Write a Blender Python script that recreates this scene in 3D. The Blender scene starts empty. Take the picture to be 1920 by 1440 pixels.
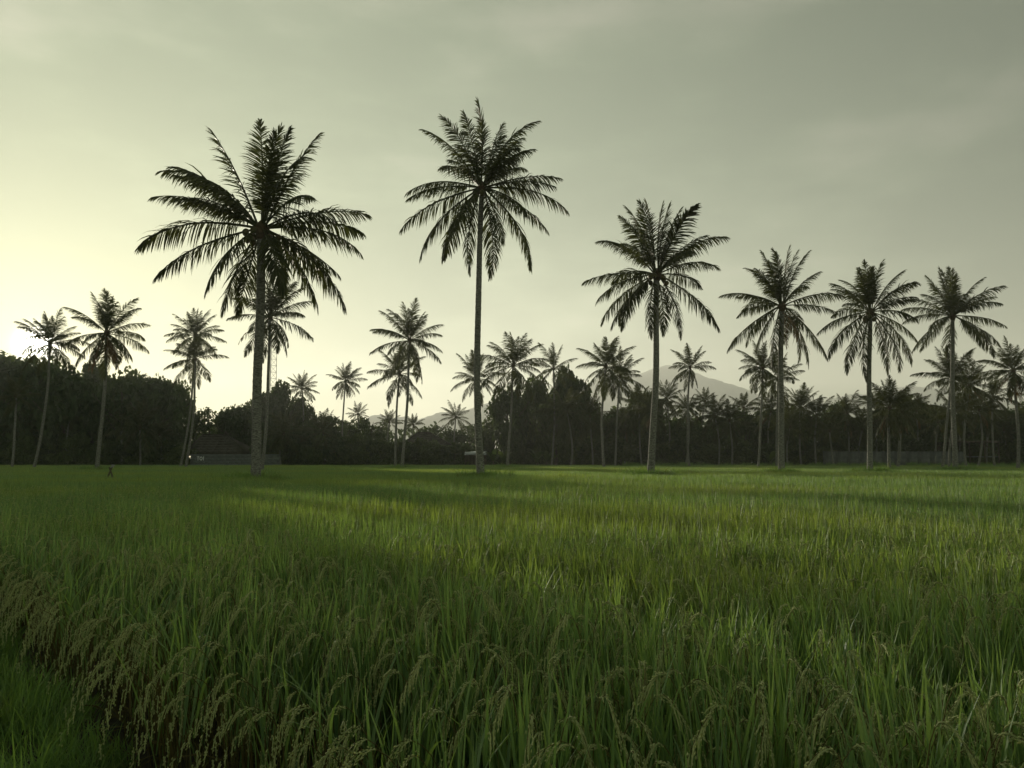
import bpy, math, random
import numpy as np
from mathutils import Vector, Matrix, noise as mnoise

R = math.radians
PI = math.pi
scene = bpy.context.scene
COL = scene.collection

# ------------------------------------------------------------------ camera
F = 1478.0                       # focal length in pixels of the 1920 wide frame
PITCH = R(5.49)
CAM_Z = 1.70
cam_d = bpy.data.cameras.new('camera')
cam = bpy.data.objects.new('camera', cam_d)
COL.objects.link(cam)
cam_d.sensor_width = 36.0
cam_d.lens = 36.0 * F / 1920.0
cam_d.clip_start = 0.05
cam_d.clip_end = 12000
cam.location = (0, 0, CAM_Z)
cam.rotation_euler = (PI / 2 + PITCH, 0, 0)
scene.camera = cam
CP, SP = math.cos(PITCH), math.sin(PITCH)


def ray(px, py):
    u = (px - 960) / F
    v = (720 - py) / F
    return Vector((u, CP - v * SP, SP + v * CP))


def at(px, py, Y):
    d = ray(px, py)
    return Vector((0, 0, CAM_Z)) + d * (Y / d.y)


# ------------------------------------------------------------------ sky, sun
SUN = ray(72, 647).normalized()
SUN_ELEV = math.asin(SUN.z)
SUN_AZ = math.atan2(SUN.x, SUN.y)          # clockwise from +Y
world = bpy.data.worlds.new('World')
scene.world = world
world.use_nodes = True
wt = world.node_tree
for n in list(wt.nodes):
    wt.nodes.remove(n)


class NT:
    """tiny helper for node trees"""
    def __init__(s, tree):
        s.t = tree

    def n(s, kind, **kw):
        nd = s.t.nodes.new(kind)
        for k, v in kw.items():
            if k.startswith('in_'):
                nd.inputs[int(k[3:])].default_value = v
            else:
                setattr(nd, k, v)
        return nd

    def l(s, a, b):
        s.t.links.new(a, b)

    def math(s, op, a, b=None, clamp=False):
        nd = s.n('ShaderNodeMath', operation=op, use_clamp=clamp)
        for i, x in enumerate((a, b)):
            if x is None:
                continue
            if hasattr(x, 'links') or hasattr(x, 'is_linked'):
                s.l(x, nd.inputs[i])
            else:
                nd.inputs[i].default_value = x
        return nd.outputs[0]

    def mix(s, fac, a, b, blend='MIX'):
        nd = s.n('ShaderNodeMix', data_type='RGBA', blend_type=blend)
        for x, i in ((fac, 0), (a, 6), (b, 7)):
            if hasattr(x, 'is_linked'):
                s.l(x, nd.inputs[i])
            elif i == 0:
                nd.inputs[0].default_value = x
            else:
                nd.inputs[i].default_value = (*x, 1) if len(x) == 3 else x
        return nd.outputs[2]


W = NT(wt)
out = W.n('ShaderNodeOutputWorld')
sky = W.n('ShaderNodeTexSky', sky_type='NISHITA', sun_disc=False, sun_elevation=SUN_ELEV,
          sun_rotation=SUN_AZ, air_density=1.0, dust_density=0.9, ozone_density=0.8, altitude=0)
SKY_STRENGTH = 0.05
tc = W.n('ShaderNodeTexCoord')
nrm = W.n('ShaderNodeVectorMath', operation='NORMALIZE')
W.l(tc.outputs['Generated'], nrm.inputs[0])
dot = W.n('ShaderNodeVectorMath', operation='DOT_PRODUCT')
W.l(nrm.outputs[0], dot.inputs[0])
dot.inputs[1].default_value = SUN
dp = W.math('MAXIMUM', dot.outputs['Value'], 0.0)
# thin overcast: streaky cloud noise stretched along the horizon
mp = W.n('ShaderNodeMapping')
mp.inputs['Scale'].default_value = (1.6, 1.6, 5.0)
mp.inputs['Rotation'].default_value = (0.12, 0.2, 0.3)
W.l(nrm.outputs[0], mp.inputs[0])
cn = W.n('ShaderNodeTexNoise')
cn.inputs['Scale'].default_value = 1.5
cn.inputs['Detail'].default_value = 5
cn.inputs['Roughness'].default_value = 0.55
W.l(mp.outputs[0], cn.inputs['Vector'])
cr = W.n('ShaderNodeMapRange', interpolation_type='SMOOTHSTEP')
cr.inputs[1].default_value = 0.47
cr.inputs[2].default_value = 0.75
W.l(cn.outputs[0], cr.inputs[0])
cloud = cr.outputs[0]
tint = W.mix(1.0, sky.outputs[0], (0.17, 0.23, 0.21), 'MULTIPLY')
# high thin cloud lit by the low sun: an even pale veil that brightens towards the sun, and the sun's aureole in it
# (the side opposite the sun is front-lit: the trunks' near faces show how bright it is)
back = W.math('MULTIPLY', W.math('MAXIMUM', W.math('MULTIPLY', dot.outputs['Value'], -1.0), 0.0), 0.9)
mist = W.math('MULTIPLY_ADD', W.math('ADD', W.math('POWER', dp, 2.0), back), 2.25)
mist.node.inputs[2].default_value = 0.55
sepz = W.n('ShaderNodeSeparateXYZ')
W.l(nrm.outputs[0], sepz.inputs[0])
low = W.math('POWER', W.math('SUBTRACT', 1.0, W.math('ABSOLUTE', sepz.outputs[2])), 4.0)
mist = W.math('MULTIPLY', mist, W.math('MULTIPLY_ADD', low, 1.7))
mist.node.inputs[1].links[0].from_node.inputs[2].default_value = 1.0
patch = W.math('MULTIPLY_ADD', cloud, 0.60)
patch.node.inputs[2].default_value = 0.82
mist = W.math('MULTIPLY', mist, patch)
vcol = W.n('ShaderNodeVectorMath', operation='SCALE')
vmix = W.mix(W.math('MAXIMUM', low, W.math('MULTIPLY', cloud, 0.75)), (0.86, 1.0, 0.60), (1.12, 1.01, 0.79))
W.l(vmix, vcol.inputs[0])
W.l(mist, vcol.inputs['Scale'])
glow = W.math('ADD', W.math('ADD', W.math('MULTIPLY', W.math('POWER', dp, 40.0), 0.3), W.math('MULTIPLY', W.math('POWER', dp, 400.0), 1.6)),
              W.math('MULTIPLY', W.math('POWER', dp, 14000.0), 400.0))
gcol = W.n('ShaderNodeVectorMath', operation='SCALE')
gcol.inputs[0].default_value = (1.0, 0.98, 0.85)
W.l(glow, gcol.inputs['Scale'])
add = W.n('ShaderNodeVectorMath', operation='ADD')
W.l(tint, add.inputs[0])
W.l(gcol.outputs[0], add.inputs[1])
add2 = W.n('ShaderNodeVectorMath', operation='ADD')
W.l(add.outputs[0], add2.inputs[0])
W.l(vcol.outputs[0], add2.inputs[1])
bg = W.n('ShaderNodeBackground')
bg.inputs['Strength'].default_value = SKY_STRENGTH
W.l(add2.outputs[0], bg.inputs['Color'])
W.l(bg.outputs[0], out.inputs['Surface'])

sun_d = bpy.data.lights.new('sun', 'SUN')
sun_d.energy = 3.8
sun_d.angle = R(0.6)
sun_d.color = (1.0, 0.91, 0.72)
sun = bpy.data.objects.new('sun', sun_d)
COL.objects.link(sun)
sun.rotation_euler = (-SUN).to_track_quat('-Z', 'Y').to_euler()
sun.location = (-40, 60, 40)

vs = scene.view_settings
vs.view_transform = 'Standard'
vs.look = 'None'
vs.exposure = 1.08
vs.gamma = 1.0
vs.use_curve_mapping = False
scene.cycles.max_bounces = 10
scene.cycles.diffuse_bounces = 5
scene.cycles.glossy_bounces = 2
scene.cycles.transmission_bounces = 6
scene.cycles.transparent_max_bounces = 4
scene.cycles.volume_bounces = 3
scene.cycles.sample_clamp_indirect = 3.0
scene.cycles.use_denoising = True

# ------------------------------------------------------------------ materials


def material(name):
    m = bpy.data.materials.new(name)
    m.use_nodes = True
    t = m.node_tree
    for n in list(t.nodes):
        t.nodes.remove(n)
    return m, NT(t)


def leaf_material(name, dark, light, alt, alt_scale=0.05, alt_lo=0.45, alt_hi=0.65, trans=0.35, rough=0.55,
                  stretch=(1, 1, 1), spec=0.25):
    """foliage: colour varies blade by blade (tone) and over the ground (world noise); light passes through"""
    m, s = material(name)
    o = s.n('ShaderNodeOutputMaterial')
    a = s.n('ShaderNodeAttribute', attribute_name='tone')
    base = s.mix(a.outputs['Fac'], dark, light)
    if alt is not None:
        g = s.n('ShaderNodeNewGeometry')
        mpn = s.n('ShaderNodeMapping')
        mpn.inputs['Scale'].default_value = stretch
        s.l(g.outputs['Position'], mpn.inputs[0])
        nz = s.n('ShaderNodeTexNoise')
        nz.inputs['Scale'].default_value = alt_scale
        nz.inputs['Detail'].default_value = 4
        s.l(mpn.outputs[0], nz.inputs['Vector'])
        r = s.n('ShaderNodeMapRange', interpolation_type='SMOOTHSTEP')
        r.inputs[1].default_value = alt_lo
        r.inputs[2].default_value = alt_hi
        s.l(nz.outputs[0], r.inputs[0])
        base = s.mix(r.outputs[0], base, s.mix(a.outputs['Fac'], alt[0], alt[1]))
    p = s.n('ShaderNodeBsdfPrincipled')
    s.l(base, p.inputs['Base Color'])
    p.inputs['Roughness'].default_value = rough
    p.inputs['Specular IOR Level'].default_value = spec
    tr = s.n('ShaderNodeBsdfTranslucent')
    tcol = s.mix(1.0, base, (1.25, 1.15, 0.45), 'MULTIPLY')
    s.l(tcol, tr.inputs['Color'])
    mx = s.n('ShaderNodeMixShader')
    mx.inputs[0].default_value = trans
    s.l(p.outputs[0], mx.inputs[1])
    s.l(tr.outputs[0], mx.inputs[2])
    s.l(mx.outputs[0], o.inputs['Surface'])
    return m


def solid_material(name, c1, c2, scale=4.0, rough=0.85, bump=0.0, detail=6, stretch=(1, 1, 1), spec=0.3, metallic=0.0,
                   coord='Object', lo=0.35, hi=0.65):
    m, s = material(name)
    o = s.n('ShaderNodeOutputMaterial')
    t = s.n('ShaderNodeTexCoord')
    mpn = s.n('ShaderNodeMapping')
    mpn.inputs['Scale'].default_value = stretch
    s.l(t.outputs[coord], mpn.inputs[0])
    nz = s.n('ShaderNodeTexNoise')
    nz.inputs['Scale'].default_value = scale
    nz.inputs['Detail'].default_value = detail
    s.l(mpn.outputs[0], nz.inputs['Vector'])
    r = s.n('ShaderNodeMapRange')
    r.inputs[1].default_value = lo
    r.inputs[2].default_value = hi
    s.l(nz.outputs[0], r.inputs[0])
    c = s.mix(r.outputs[0], c1, c2)
    p = s.n('ShaderNodeBsdfPrincipled')
    s.l(c, p.inputs['Base Color'])
    p.inputs['Roughness'].default_value = rough
    p.inputs['Specular IOR Level'].default_value = spec
    p.inputs['Metallic'].default_value = metallic
    if bump:
        b = s.n('ShaderNodeBump')
        b.inputs['Strength'].default_value = bump
        b.inputs['Distance'].default_value = 0.05
        s.l(nz.outputs[0], b.inputs['Height'])
        s.l(b.outputs[0], p.inputs['Normal'])
    s.l(p.outputs[0], o.inputs['Surface'])
    return m


M = {}
M['frond'] = leaf_material('frond', (.032, .044, .017), (.070, .082, .027), None, trans=.36, rough=.5)
M['frond_dry'] = leaf_material('frond_dry', (.10, .06, .025), (.16, .10, .045), None, trans=.15, rough=.7)
M['rachis'] = solid_material('rachis', (.09, .09, .035), (.13, .12, .05), 6, .6)
M['bark'] = solid_material('palm_bark', (.08, .08, .07), (.27, .268, .24), 3.0, .9, .6, stretch=(3, 3, 9))
M['fibre'] = solid_material('crown_fibre', (.05, .038, .022), (.11, .08, .045), 9, .95, .5)
M['coconut'] = solid_material('coconut', (.05, .055, .018), (.10, .08, .03), 5, .5)
M['leaf_a'] = leaf_material('leaf_dark', (.030, .054, .024), (.075, .112, .046), None, trans=.34)
M['leaf_b'] = leaf_material('leaf_mid', (.040, .066, .025), (.095, .130, .048), None, trans=.36)
M['wood'] = solid_material('tree_bark', (.05, .042, .033), (.11, .095, .075), 3, .95, .5)
M['banana'] = leaf_material('banana_leaf', (.05, .09, .025), (.09, .14, .04), None, trans=.4)
M['rice'] = leaf_material('rice_leaf', (.130, .240, .095), (.240, .370, .140), ((.190, .290, .075), (.285, .375, .105)),
                          alt_scale=.13, alt_lo=.45, alt_hi=.58, trans=.45, stretch=(.42, 1.0, .0), rough=.58, spec=.8)
M['rice_straw'] = leaf_material('rice_straw', (.09, .08, .03), (.20, .165, .07), None, trans=.25, rough=.85, spec=.1)
M['grain'] = leaf_material('rice_grain', (.38, .44, .19), (.64, .68, .36), None, trans=.3, rough=.55)
M['grass'] = leaf_material('bund_grass', (.12, .23, .07), (.22, .36, .10), ((.11, .14, .04), (.20, .22, .07)),
                           alt_scale=.9, alt_lo=.52, alt_hi=.7, trans=.35)
M['soil'] = solid_material('paddy_soil', (.030, .024, .016), (.060, .048, .032), 1.5, .95, .4)
M['earth'] = solid_material('field_ground', (.035, .040, .018), (.060, .060, .028), .2, .95, .3)
M['hill'] = solid_material('hill_forest', (.030, .046, .030), (.060, .085, .055), .02, .95, .0)
M['plaster'] = solid_material('wall_plaster', (.105, .12, .12), (.17, .19, .19), .9, .9, .15)
M['block'] = solid_material('concrete_block', (.07, .08, .08), (.13, .14, .14), 1.6, .92, .2)
M['tile'] = solid_material('roof_tile', (.028, .025, .021), (.055, .047, .038), 2.0, .85, .2)
M['sheet'] = solid_material('sheet_metal', (.26, .28, .30), (.38, .40, .42), 1.2, .25, .0, spec=.5, metallic=.75)
M['timber'] = solid_material('weathered_timber', (.05, .04, .03), (.11, .09, .07), 3, .9, .3, stretch=(1, 1, .2))
M['bamboo'] = solid_material('bamboo', (.06, .058, .032), (.12, .11, .065), 4, .7)
M['white'] = solid_material('white_paint', (.70, .72, .74), (.82, .83, .84), 5, .7)
M['steel'] = solid_material('galvanised_steel', (.22, .22, .22), (.34, .34, .34), 2, .6, metallic=.4)
M['cloth'] = solid_material('pale_cloth', (.25, .26, .25), (.38, .38, .36), 8, .9)

# ------------------------------------------------------------------ mesh helpers


def mesh_np(name, V, faces, mat, tone=None, smooth=False):
    """faces: list of int arrays of shape (n, k)"""
    me = bpy.data.meshes.new(name)
    V = np.asarray(V, dtype=np.float32).reshape(-1, 3)
    loops, starts, n0 = [], [], 0
    for fa in faces:
        fa = np.asarray(fa, dtype=np.int32)
        if fa.size == 0:
            continue
        k = fa.shape[1]
        loops.append(fa.ravel())
        starts.append(n0 + np.arange(fa.shape[0], dtype=np.int32) * k)
        n0 += fa.size
    loops = np.concatenate(loops)
    starts = np.concatenate(starts)
    me.vertices.add(len(V))
    me.vertices.foreach_set('co', V.ravel())
    me.loops.add(len(loops))
    me.loops.foreach_set('vertex_index', loops)
    me.polygons.add(len(starts))
    me.polygons.foreach_set('loop_start', starts)
    if smooth:
        me.polygons.foreach_set('use_smooth', np.ones(len(starts), dtype=bool))
    if tone is not None:
        at_ = me.attributes.new('tone', 'FLOAT', 'POINT')
        at_.data.foreach_set('value', np.asarray(tone, dtype=np.float32))
    me.materials.append(mat)
    me.update(calc_edges=True)
    return me


class MB:
    """collects vertices and faces of several shapes into one mesh"""
    def __init__(s):
        s.v, s.q, s.t, s.tone, s.n = [], [], [], [], 0

    def add(s, V, quads=None, tris=None, tone=0.5):
        V = np.asarray(V, dtype=np.float32).reshape(-1, 3)
        if quads is not None and len(quads):
            s.q.append(np.asarray(quads, dtype=np.int32) + s.n)
        if tris is not None and len(tris):
            s.t.append(np.asarray(tris, dtype=np.int32) + s.n)
        s.v.append(V)
        s.tone.append(np.full(len(V), tone, dtype=np.float32) if np.isscalar(tone) else np.asarray(tone, dtype=np.float32))
        s.n += len(V)

    def tube(s, pts, radii, sides=8, cap=True, tone=0.5):
        pts = np.asarray(pts, dtype=np.float64)
        n = len(pts)
        radii = np.broadcast_to(np.asarray(radii, dtype=np.float64), (n,))
        T = np.gradient(pts, axis=0)
        T /= np.linalg.norm(T, axis=1)[:, None] + 1e-12
        ref = np.array((1.0, 0, 0)) if abs(T[:, 0]).mean() < .8 else np.array((0, 1.0, 0))
        A = np.cross(T, ref)
        A /= np.linalg.norm(A, axis=1)[:, None] + 1e-12
        B = np.cross(T, A)
        th = np.linspace(0, 2 * PI, sides, endpoint=False)
        V = pts[:, None, :] + radii[:, None, None] * (np.cos(th)[None, :, None] * A[:, None, :] + np.sin(th)[None, :, None] * B[:, None, :])
        i = np.arange(n - 1)[:, None] * sides
        j = np.arange(sides)[None, :]
        k = (j + 1) % sides
        Q = np.stack([i + j, i + k, i + sides + k, i + sides + j], -1).reshape(-1, 4)
        V = V.reshape(-1, 3)
        tris = None
        if cap:
            V = np.vstack([V, pts[0], pts[-1]])
            a, b = n * sides, n * sides + 1
            jj = np.arange(sides)
            kk = (jj + 1) % sides
            o_ = (n - 1) * sides
            tris = np.vstack([np.stack([np.full(sides, a), kk, jj], -1), np.stack([np.full(sides, b), o_ + jj, o_ + kk], -1)])
        s.add(V, Q, tris, tone)

    def box(s, lo, hi, tone=.5):
        x0, y0, z0 = lo
        x1, y1, z1 = hi
        V = [(x0, y0, z0), (x1, y0, z0), (x1, y1, z0), (x0, y1, z0), (x0, y0, z1), (x1, y0, z1), (x1, y1, z1), (x0, y1, z1)]
        Q = [(0, 3, 2, 1), (4, 5, 6, 7), (0, 1, 5, 4), (1, 2, 6, 5), (2, 3, 7, 6), (3, 0, 4, 7)]
        s.add(V, Q, None, tone)

    def strips(s, C, Wv, prof, tone):
        """C (n,k,3) centre lines, Wv (n,3) half-width vectors (or (n,k,3)), prof (k,) width profile ending in a point"""
        C = np.asarray(C)
        n, k = C.shape[:2]
        if Wv.ndim == 2:
            Wv = Wv[:, None, :] * np.asarray(prof)[None, :, None]
        L = C - Wv
        Rr = C + Wv
        V = np.concatenate([L[:, :k - 1], Rr[:, :k - 1], C[:, k - 1:]], axis=1)     # 2(k-1)+1 verts a strip
        m = 2 * (k - 1) + 1
        b = (np.arange(n) * m)[:, None]
        j = np.arange(k - 2)[None, :]
        Q = np.stack([b + j, b + (k - 1) + j, b + (k - 1) + j + 1, b + j + 1], -1).reshape(-1, 4)
        b1 = b[:, 0]
        Tt = np.stack([b1 + k - 2, b1 + 2 * (k - 1) - 1, b1 + 2 * (k - 1)], -1)
        s.add(V.reshape(-1, 3), Q, Tt, np.repeat(np.asarray(tone, dtype=np.float32), m))

    def mesh(s, name, mat, smooth=False):
        f = []
        if s.q:
            f.append(np.concatenate(s.q))
        if s.t:
            f.append(np.concatenate(s.t))
        return mesh_np(name, np.concatenate(s.v), f, mat, np.concatenate(s.tone), smooth)


def link(name, data, parent=None, loc=(0, 0, 0), rot=(0, 0, 0), scale=(1, 1, 1)):
    o = bpy.data.objects.new(name, data)
    COL.objects.link(o)
    o.parent = parent
    o.location = loc
    o.rotation_euler = rot
    o.scale = scale
    return o


def thing(name, label, cat, loc=(0, 0, 0), rz=0.0, group=None):
    o = link(name, None, None, loc, (0, 0, rz))
    o.empty_display_size = .2
    o['label'] = label
    o['category'] = cat
    if group:
        o['group'] = group
    return o


def structure(o):
    o['kind'] = 'structure'
    return o


def stuff(o):
    o['kind'] = 'stuff'
    return o


def unit(a):
    return a / (np.linalg.norm(a, axis=-1, keepdims=True) + 1e-12)


# ------------------------------------------------------------------ ground, soil, bund, hills
def grid_mesh(name, xs, ys, zf, mat):
    X, Y = np.meshgrid(xs, ys)
    Z = zf(X, Y)
    V = np.stack([X, Y, Z], -1).reshape(-1, 3)
    nx, ny = len(xs), len(ys)
    i, j = np.meshgrid(np.arange(nx - 1), np.arange(ny - 1))
    a = (j * nx + i).ravel()
    Q = np.stack([a, a + 1, a + nx + 1, a + nx], -1)
    return mesh_np(name, V, [Q], mat, None, True)


FAR = 3300.0
ground = structure(link('ground', grid_mesh('ground', np.linspace(-2300, 2300, 60), np.linspace(-60, FAR, 60),
                                            lambda X, Y: np.where(Y < 118, -.02, .10) + 0 * X, M['earth'])))

# near edge of the paddy: the line the bund follows (bottom left of the picture)
E0 = np.array((-1.95, 3.75))
E1 = np.array((-4.75, 6.85))
ED = unit(E1 - E0)                          # along the bund, going away to the left
EN = np.array((ED[1], -ED[0]))              # into the field
EN = EN if EN[1] > 0 else -EN
E_IN = EN


def edge_dist(x, y):
    """distance into the field from its near edge; negative on the bund"""
    wob = .10 * np.sin(1.9 * (x - y)) + .05 * np.sin(5.3 * (x - y) + 1)
    return (x - E0[0]) * E_IN[0] + (y - E0[1]) * E_IN[1] + wob


def bund_z(X, Y):
    d = edge_dist(X, Y)
    t = np.clip((-d + .42) / .45, 0, 1)
    t = t * t * (3 - 2 * t)
    return .02 + .20 * t + .02 * np.sin(3 * X + 1) * np.cos(2.6 * Y) * t


bx = np.linspace(-11, 7, 110)
by = np.linspace(-6, 14, 120)
bund = structure(link('grass_bund', grid_mesh('grass_bund', bx, by, lambda X, Y: np.where(edge_dist(X, Y) > .6, -.06, bund_z(X, Y)), M['soil'])))
paddy = structure(link('paddy_soil', grid_mesh('paddy_soil', np.linspace(-95, 95, 40), np.linspace(-20, 112, 40), lambda X, Y: 0 * X + .0, M['soil'])))


def ridge(name, pts, dist, depth, mat, seed, rough=.06):
    """a hill range standing at dist, its skyline given as photo points"""
    P = np.array([[*at(px, py, dist)] for px, py in pts])
    x0, x1 = P[0, 0], P[-1, 0]
    xs = np.linspace(x0, x1, 220)
    ys = np.linspace(dist - depth, dist + depth, 41)
    H = np.interp(xs, P[:, 0], P[:, 2])
    ker = np.array([1, 2, 3, 2, 1]) / 9.0
    Hs = np.convolve(np.pad(H, 2, mode='edge'), ker, 'valid')
    Hs = Hs + np.array([mnoise.fractal((x / 90.0, seed * 3.1, 0), .9, 2.0, 5) for x in xs]) * 9.0

    def zf(X, Y):
        t = np.abs(Y - dist) / depth
        base = Hs[None, :] * (1 - t) ** 1.15
        Z = np.empty_like(X)
        for j in range(X.shape[0]):
            for i in range(X.shape[1]):
                v = mnoise.fractal((X[j, i] / depth * 2.2 + seed, Y[j, i] / depth * 2.2, seed), 1.0, 2.1, 5)
                Z[j, i] = base[j, i] * (1 + rough * 3 * v * t[j, i] ** .5) + Hs[i] * rough * .25 * v
        return Z - 1.5
    return structure(link(name, grid_mesh(name, xs, ys, zf, mat)))


ridge('mountain', [(960, 830), (1020, 770), (1060, 738), (1110, 716), (1150, 706), (1190, 700), (1222, 690), (1250, 685), (1276, 692),
                   (1312, 703), (1345, 711), (1380, 724), (1420, 738), (1470, 756), (1530, 778), (1600, 805), (1680, 850)], 2300, 700, M['hill'], 3)
ridge('mountain', [(1420, 815), (1480, 775), (1540, 760), (1570, 745), (1595, 736), (1620, 741), (1642, 735), (1680, 728), (1730, 724), (1770, 729),
                   (1830, 742), (1900, 752), (1960, 766), (2060, 800), (2150, 850)], 2600, 600, M['hill'], 9)
ridge('hill', [(560, 850), (640, 800), (700, 778), (740, 788), (785, 784), (805, 774), (828, 768), (860, 770), (900, 762), (930, 757), (975, 764),
               (1040, 782), (1100, 810), (1150, 850)], 1900, 450, M['hill'], 17, .10)

# ------------------------------------------------------------------ coconut palms


def frond_curve(e0, bend, n=22):
    t = np.linspace(0, 1, n)
    th = e0 - bend * t ** 1.9
    d = np.stack([np.cos(th), 0 * th, np.sin(th)], -1)
    P = np.zeros((n, 3))
    P[1:] = np.cumsum((d[1:] + d[:-1]) * .5, axis=0) / (n - 1)
    return t, P, d


def frond_mesh(name, e0, bend, seed, mat, leaf=.235, n_leaf=66, droop=None, ragged=.05, width=.0085):
    """unit-length frond: arching midrib with two rows of drooping leaflets, pointing along +X"""
    rng = np.random.default_rng(seed)
    t, P, D = frond_curve(e0, bend)
    sway = rng.uniform(-.06, .06)
    P[:, 1] += sway * t ** 2
    if droop is None:
        droop = float(np.interp(math.degrees(e0), [-30, 20, 60, 90], [.75, .65, .38, .22]))
    b = MB()
    b.tube(P, .0105 * (1 - t) ** .8 + .0012, 5, tone=.85)
    roll = rng.uniform(-.55, .55)
    for s in (-1, 1):
        n = n_leaf
        u = np.sort(np.clip(np.linspace(.17, .995, n) + rng.normal(0, .004, n), .16, 1))
        keep = rng.random(n) > ragged
        gap = rng.uniform(.3, .9)
        keep &= ~((np.abs(u - gap) < rng.uniform(0, .018)))
        u = u[keep]
        n = len(u)
        base = np.stack([np.interp(u, t, P[:, k]) for k in range(3)], -1)
        T = unit(np.stack([np.interp(u, t, D[:, k]) for k in range(3)], -1))
        Y = np.array((0, 1.0, 0))
        S = unit(Y[None] - T * T[:, 1:2]) * s
        N = unit(np.cross(T, S) * s)
        r = roll * (0.3 + u)
        S2 = S * np.cos(r)[:, None] + N * (np.sin(r) * s)[:, None]
        N2 = N * np.cos(r)[:, None] - S * (np.sin(r) * s)[:, None]
        ang = np.interp(u, [.17, .4, .8, 1], [1.15, 1.0, .72, .22]) + rng.normal(0, .07, n)
        h = rng.normal(-.25, .22, n)
        d = T * np.cos(ang)[:, None] + (S2 * np.cos(h)[:, None] + N2 * np.sin(h)[:, None]) * np.sin(ang)[:, None]
        ln = leaf * np.interp(u, [.17, .26, .42, .62, .85, 1], [.42, .82, 1.0, .95, .62, .34]) * rng.normal(1, .09, n)
        g = (droop * rng.uniform(.55, 1.4, n))[:, None] * np.array((0, 0, -1.0))
        d1 = unit(d + g * .25)
        d2 = unit(d + g * 1.0)
        d3 = unit(d + g * 1.9)
        C = np.stack([base, base + d1 * (ln * .33)[:, None], base + (d1 * .33 + d2 * .35)* ln[:, None],
                      base + (d1 * .33 + d2 * .35 + d3 * .34) * ln[:, None]], 1)
        w = unit(T - d * (T * d).sum(-1)[:, None])
        nn = np.cross(d, w)
        tw = rng.normal(0, .5, n)[:, None]
        w = w * np.cos(tw) + nn * np.sin(tw)
        b.strips(C, w * (width * rng.uniform(.75, 1.15, n))[:, None], (.6, 1, .8), np.clip(rng.normal(.5, .22, n), 0, 1)[:])
    return b.mesh(name, mat)


# strips expects a profile for k points; its last (point) entry is unused, so pad it here
_old_strips = MB.strips


def _strips(s, C, Wv, prof, tone):
    prof = list(prof) + [0.0] * (np.asarray(C).shape[1] - len(prof))
    return _old_strips(s, C, Wv, prof, tone)


MB.strips = _strips

FROND_LIB = {}
ELEVS = [84, 74, 64, 54, 44, 33, 22, 10, -4, -20, -38, -58]
BENDS = [16, 22, 30, 38, 42, 44, 46, 46, 46, 44, 38, 26]
for i, (e, bd) in enumerate(zip(ELEVS, BENDS)):
    FROND_LIB[i] = [frond_mesh('frond', R(e), R(bd * (1 + .18 * (v - .5))), 100 + i * 7 + v, M['frond'], leaf=.25, n_leaf=62, width=.0075) for v in range(2)]
DRY_LIB = [frond_mesh('dry_frond', R(e), R(bd), 500 + i, M['frond_dry'], n_leaf=40, ragged=.35, droop=1.1, width=.008)
           for i, (e, bd) in enumerate(((-35, 45), (-58, 26), (-72, 14)))]


def sphere_mesh(name, mat, rx, rz, seed=0, nu=10, nv=7, lump=.04):
    rng = np.random.default_rng(seed)
    th = np.linspace(0, 2 * PI, nu, endpoint=False)
    ph = np.linspace(0, PI, nv)
    V = []
    for p in ph:
        for a in th:
            r = 1 + rng.normal(0, lump)
            V.append((rx * r * math.sin(p) * math.cos(a), rx * r * math.sin(p) * math.sin(a), rz * math.cos(p)))
    Q = [(i * nu + j, (i + 1) * nu + j, (i + 1) * nu + (j + 1) % nu, i * nu + (j + 1) % nu) for i in range(nv - 1) for j in range(nu)]
    return mesh_np(name, V, [np.array(Q)], mat, None, True)


COCONUTS = [sphere_mesh('coconut', M['coconut'], .135, .165, k) for k in range(3)]


def trunk_mesh(base, top, r_base, r_top, bow, seed, rings=44, sides=14):
    """local to base; leaf-scar rings stand a little proud"""
    rng = np.random.default_rng(seed)
    n = rings * 2
    t = np.linspace(0, 1, n)
    vec = np.array(top) - np.array(base)
    side = np.array((1.0, 0, 0))
    P = t[:, None] * vec[None]
    P = P + side[None] * (bow * np.sin(PI * t ** .9))[:, None] * np.array((1, 0, 0))
    P[:, 0] += .03 * np.sin(t * 9 + seed) * np.sin(PI * t)
    P[:, 1] += .25 * np.sin(PI * t) * rng.uniform(-1, 1)
    r = r_top + (r_base * .72 - r_top) * (1 - t) ** 1.1 + r_base * (.38 * np.exp(-t * 22) + .30 * np.exp(-t * 60))
    r = r * (1 + np.where(np.arange(n) % 2 == 0, .030, -.022)) * (1 + rng.normal(0, .012, n))
    b = MB()
    P[0, 2] -= .25
    b.tube(P, r, sides)
    return b.mesh('trunk', M['bark'], True), P[-1]


def solve_frond(elev, bend):
    """initial angle whose chord points at elev for a total bend"""
    lo, hi = elev - .2, elev + bend
    for _ in range(30):
        e = (lo + hi) / 2
        _, P, _ = frond_curve(e, bend, 16)
        c = math.atan2(P[-1, 2], P[-1, 0])
        if c < elev:
            lo = e
        else:
            hi = e
    _, P, _ = frond_curve(e, bend, 16)
    return e, math.hypot(P[-1, 0], P[-1, 2])


PALM_GROUP = 'coconut palms standing in and around the rice field'


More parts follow.
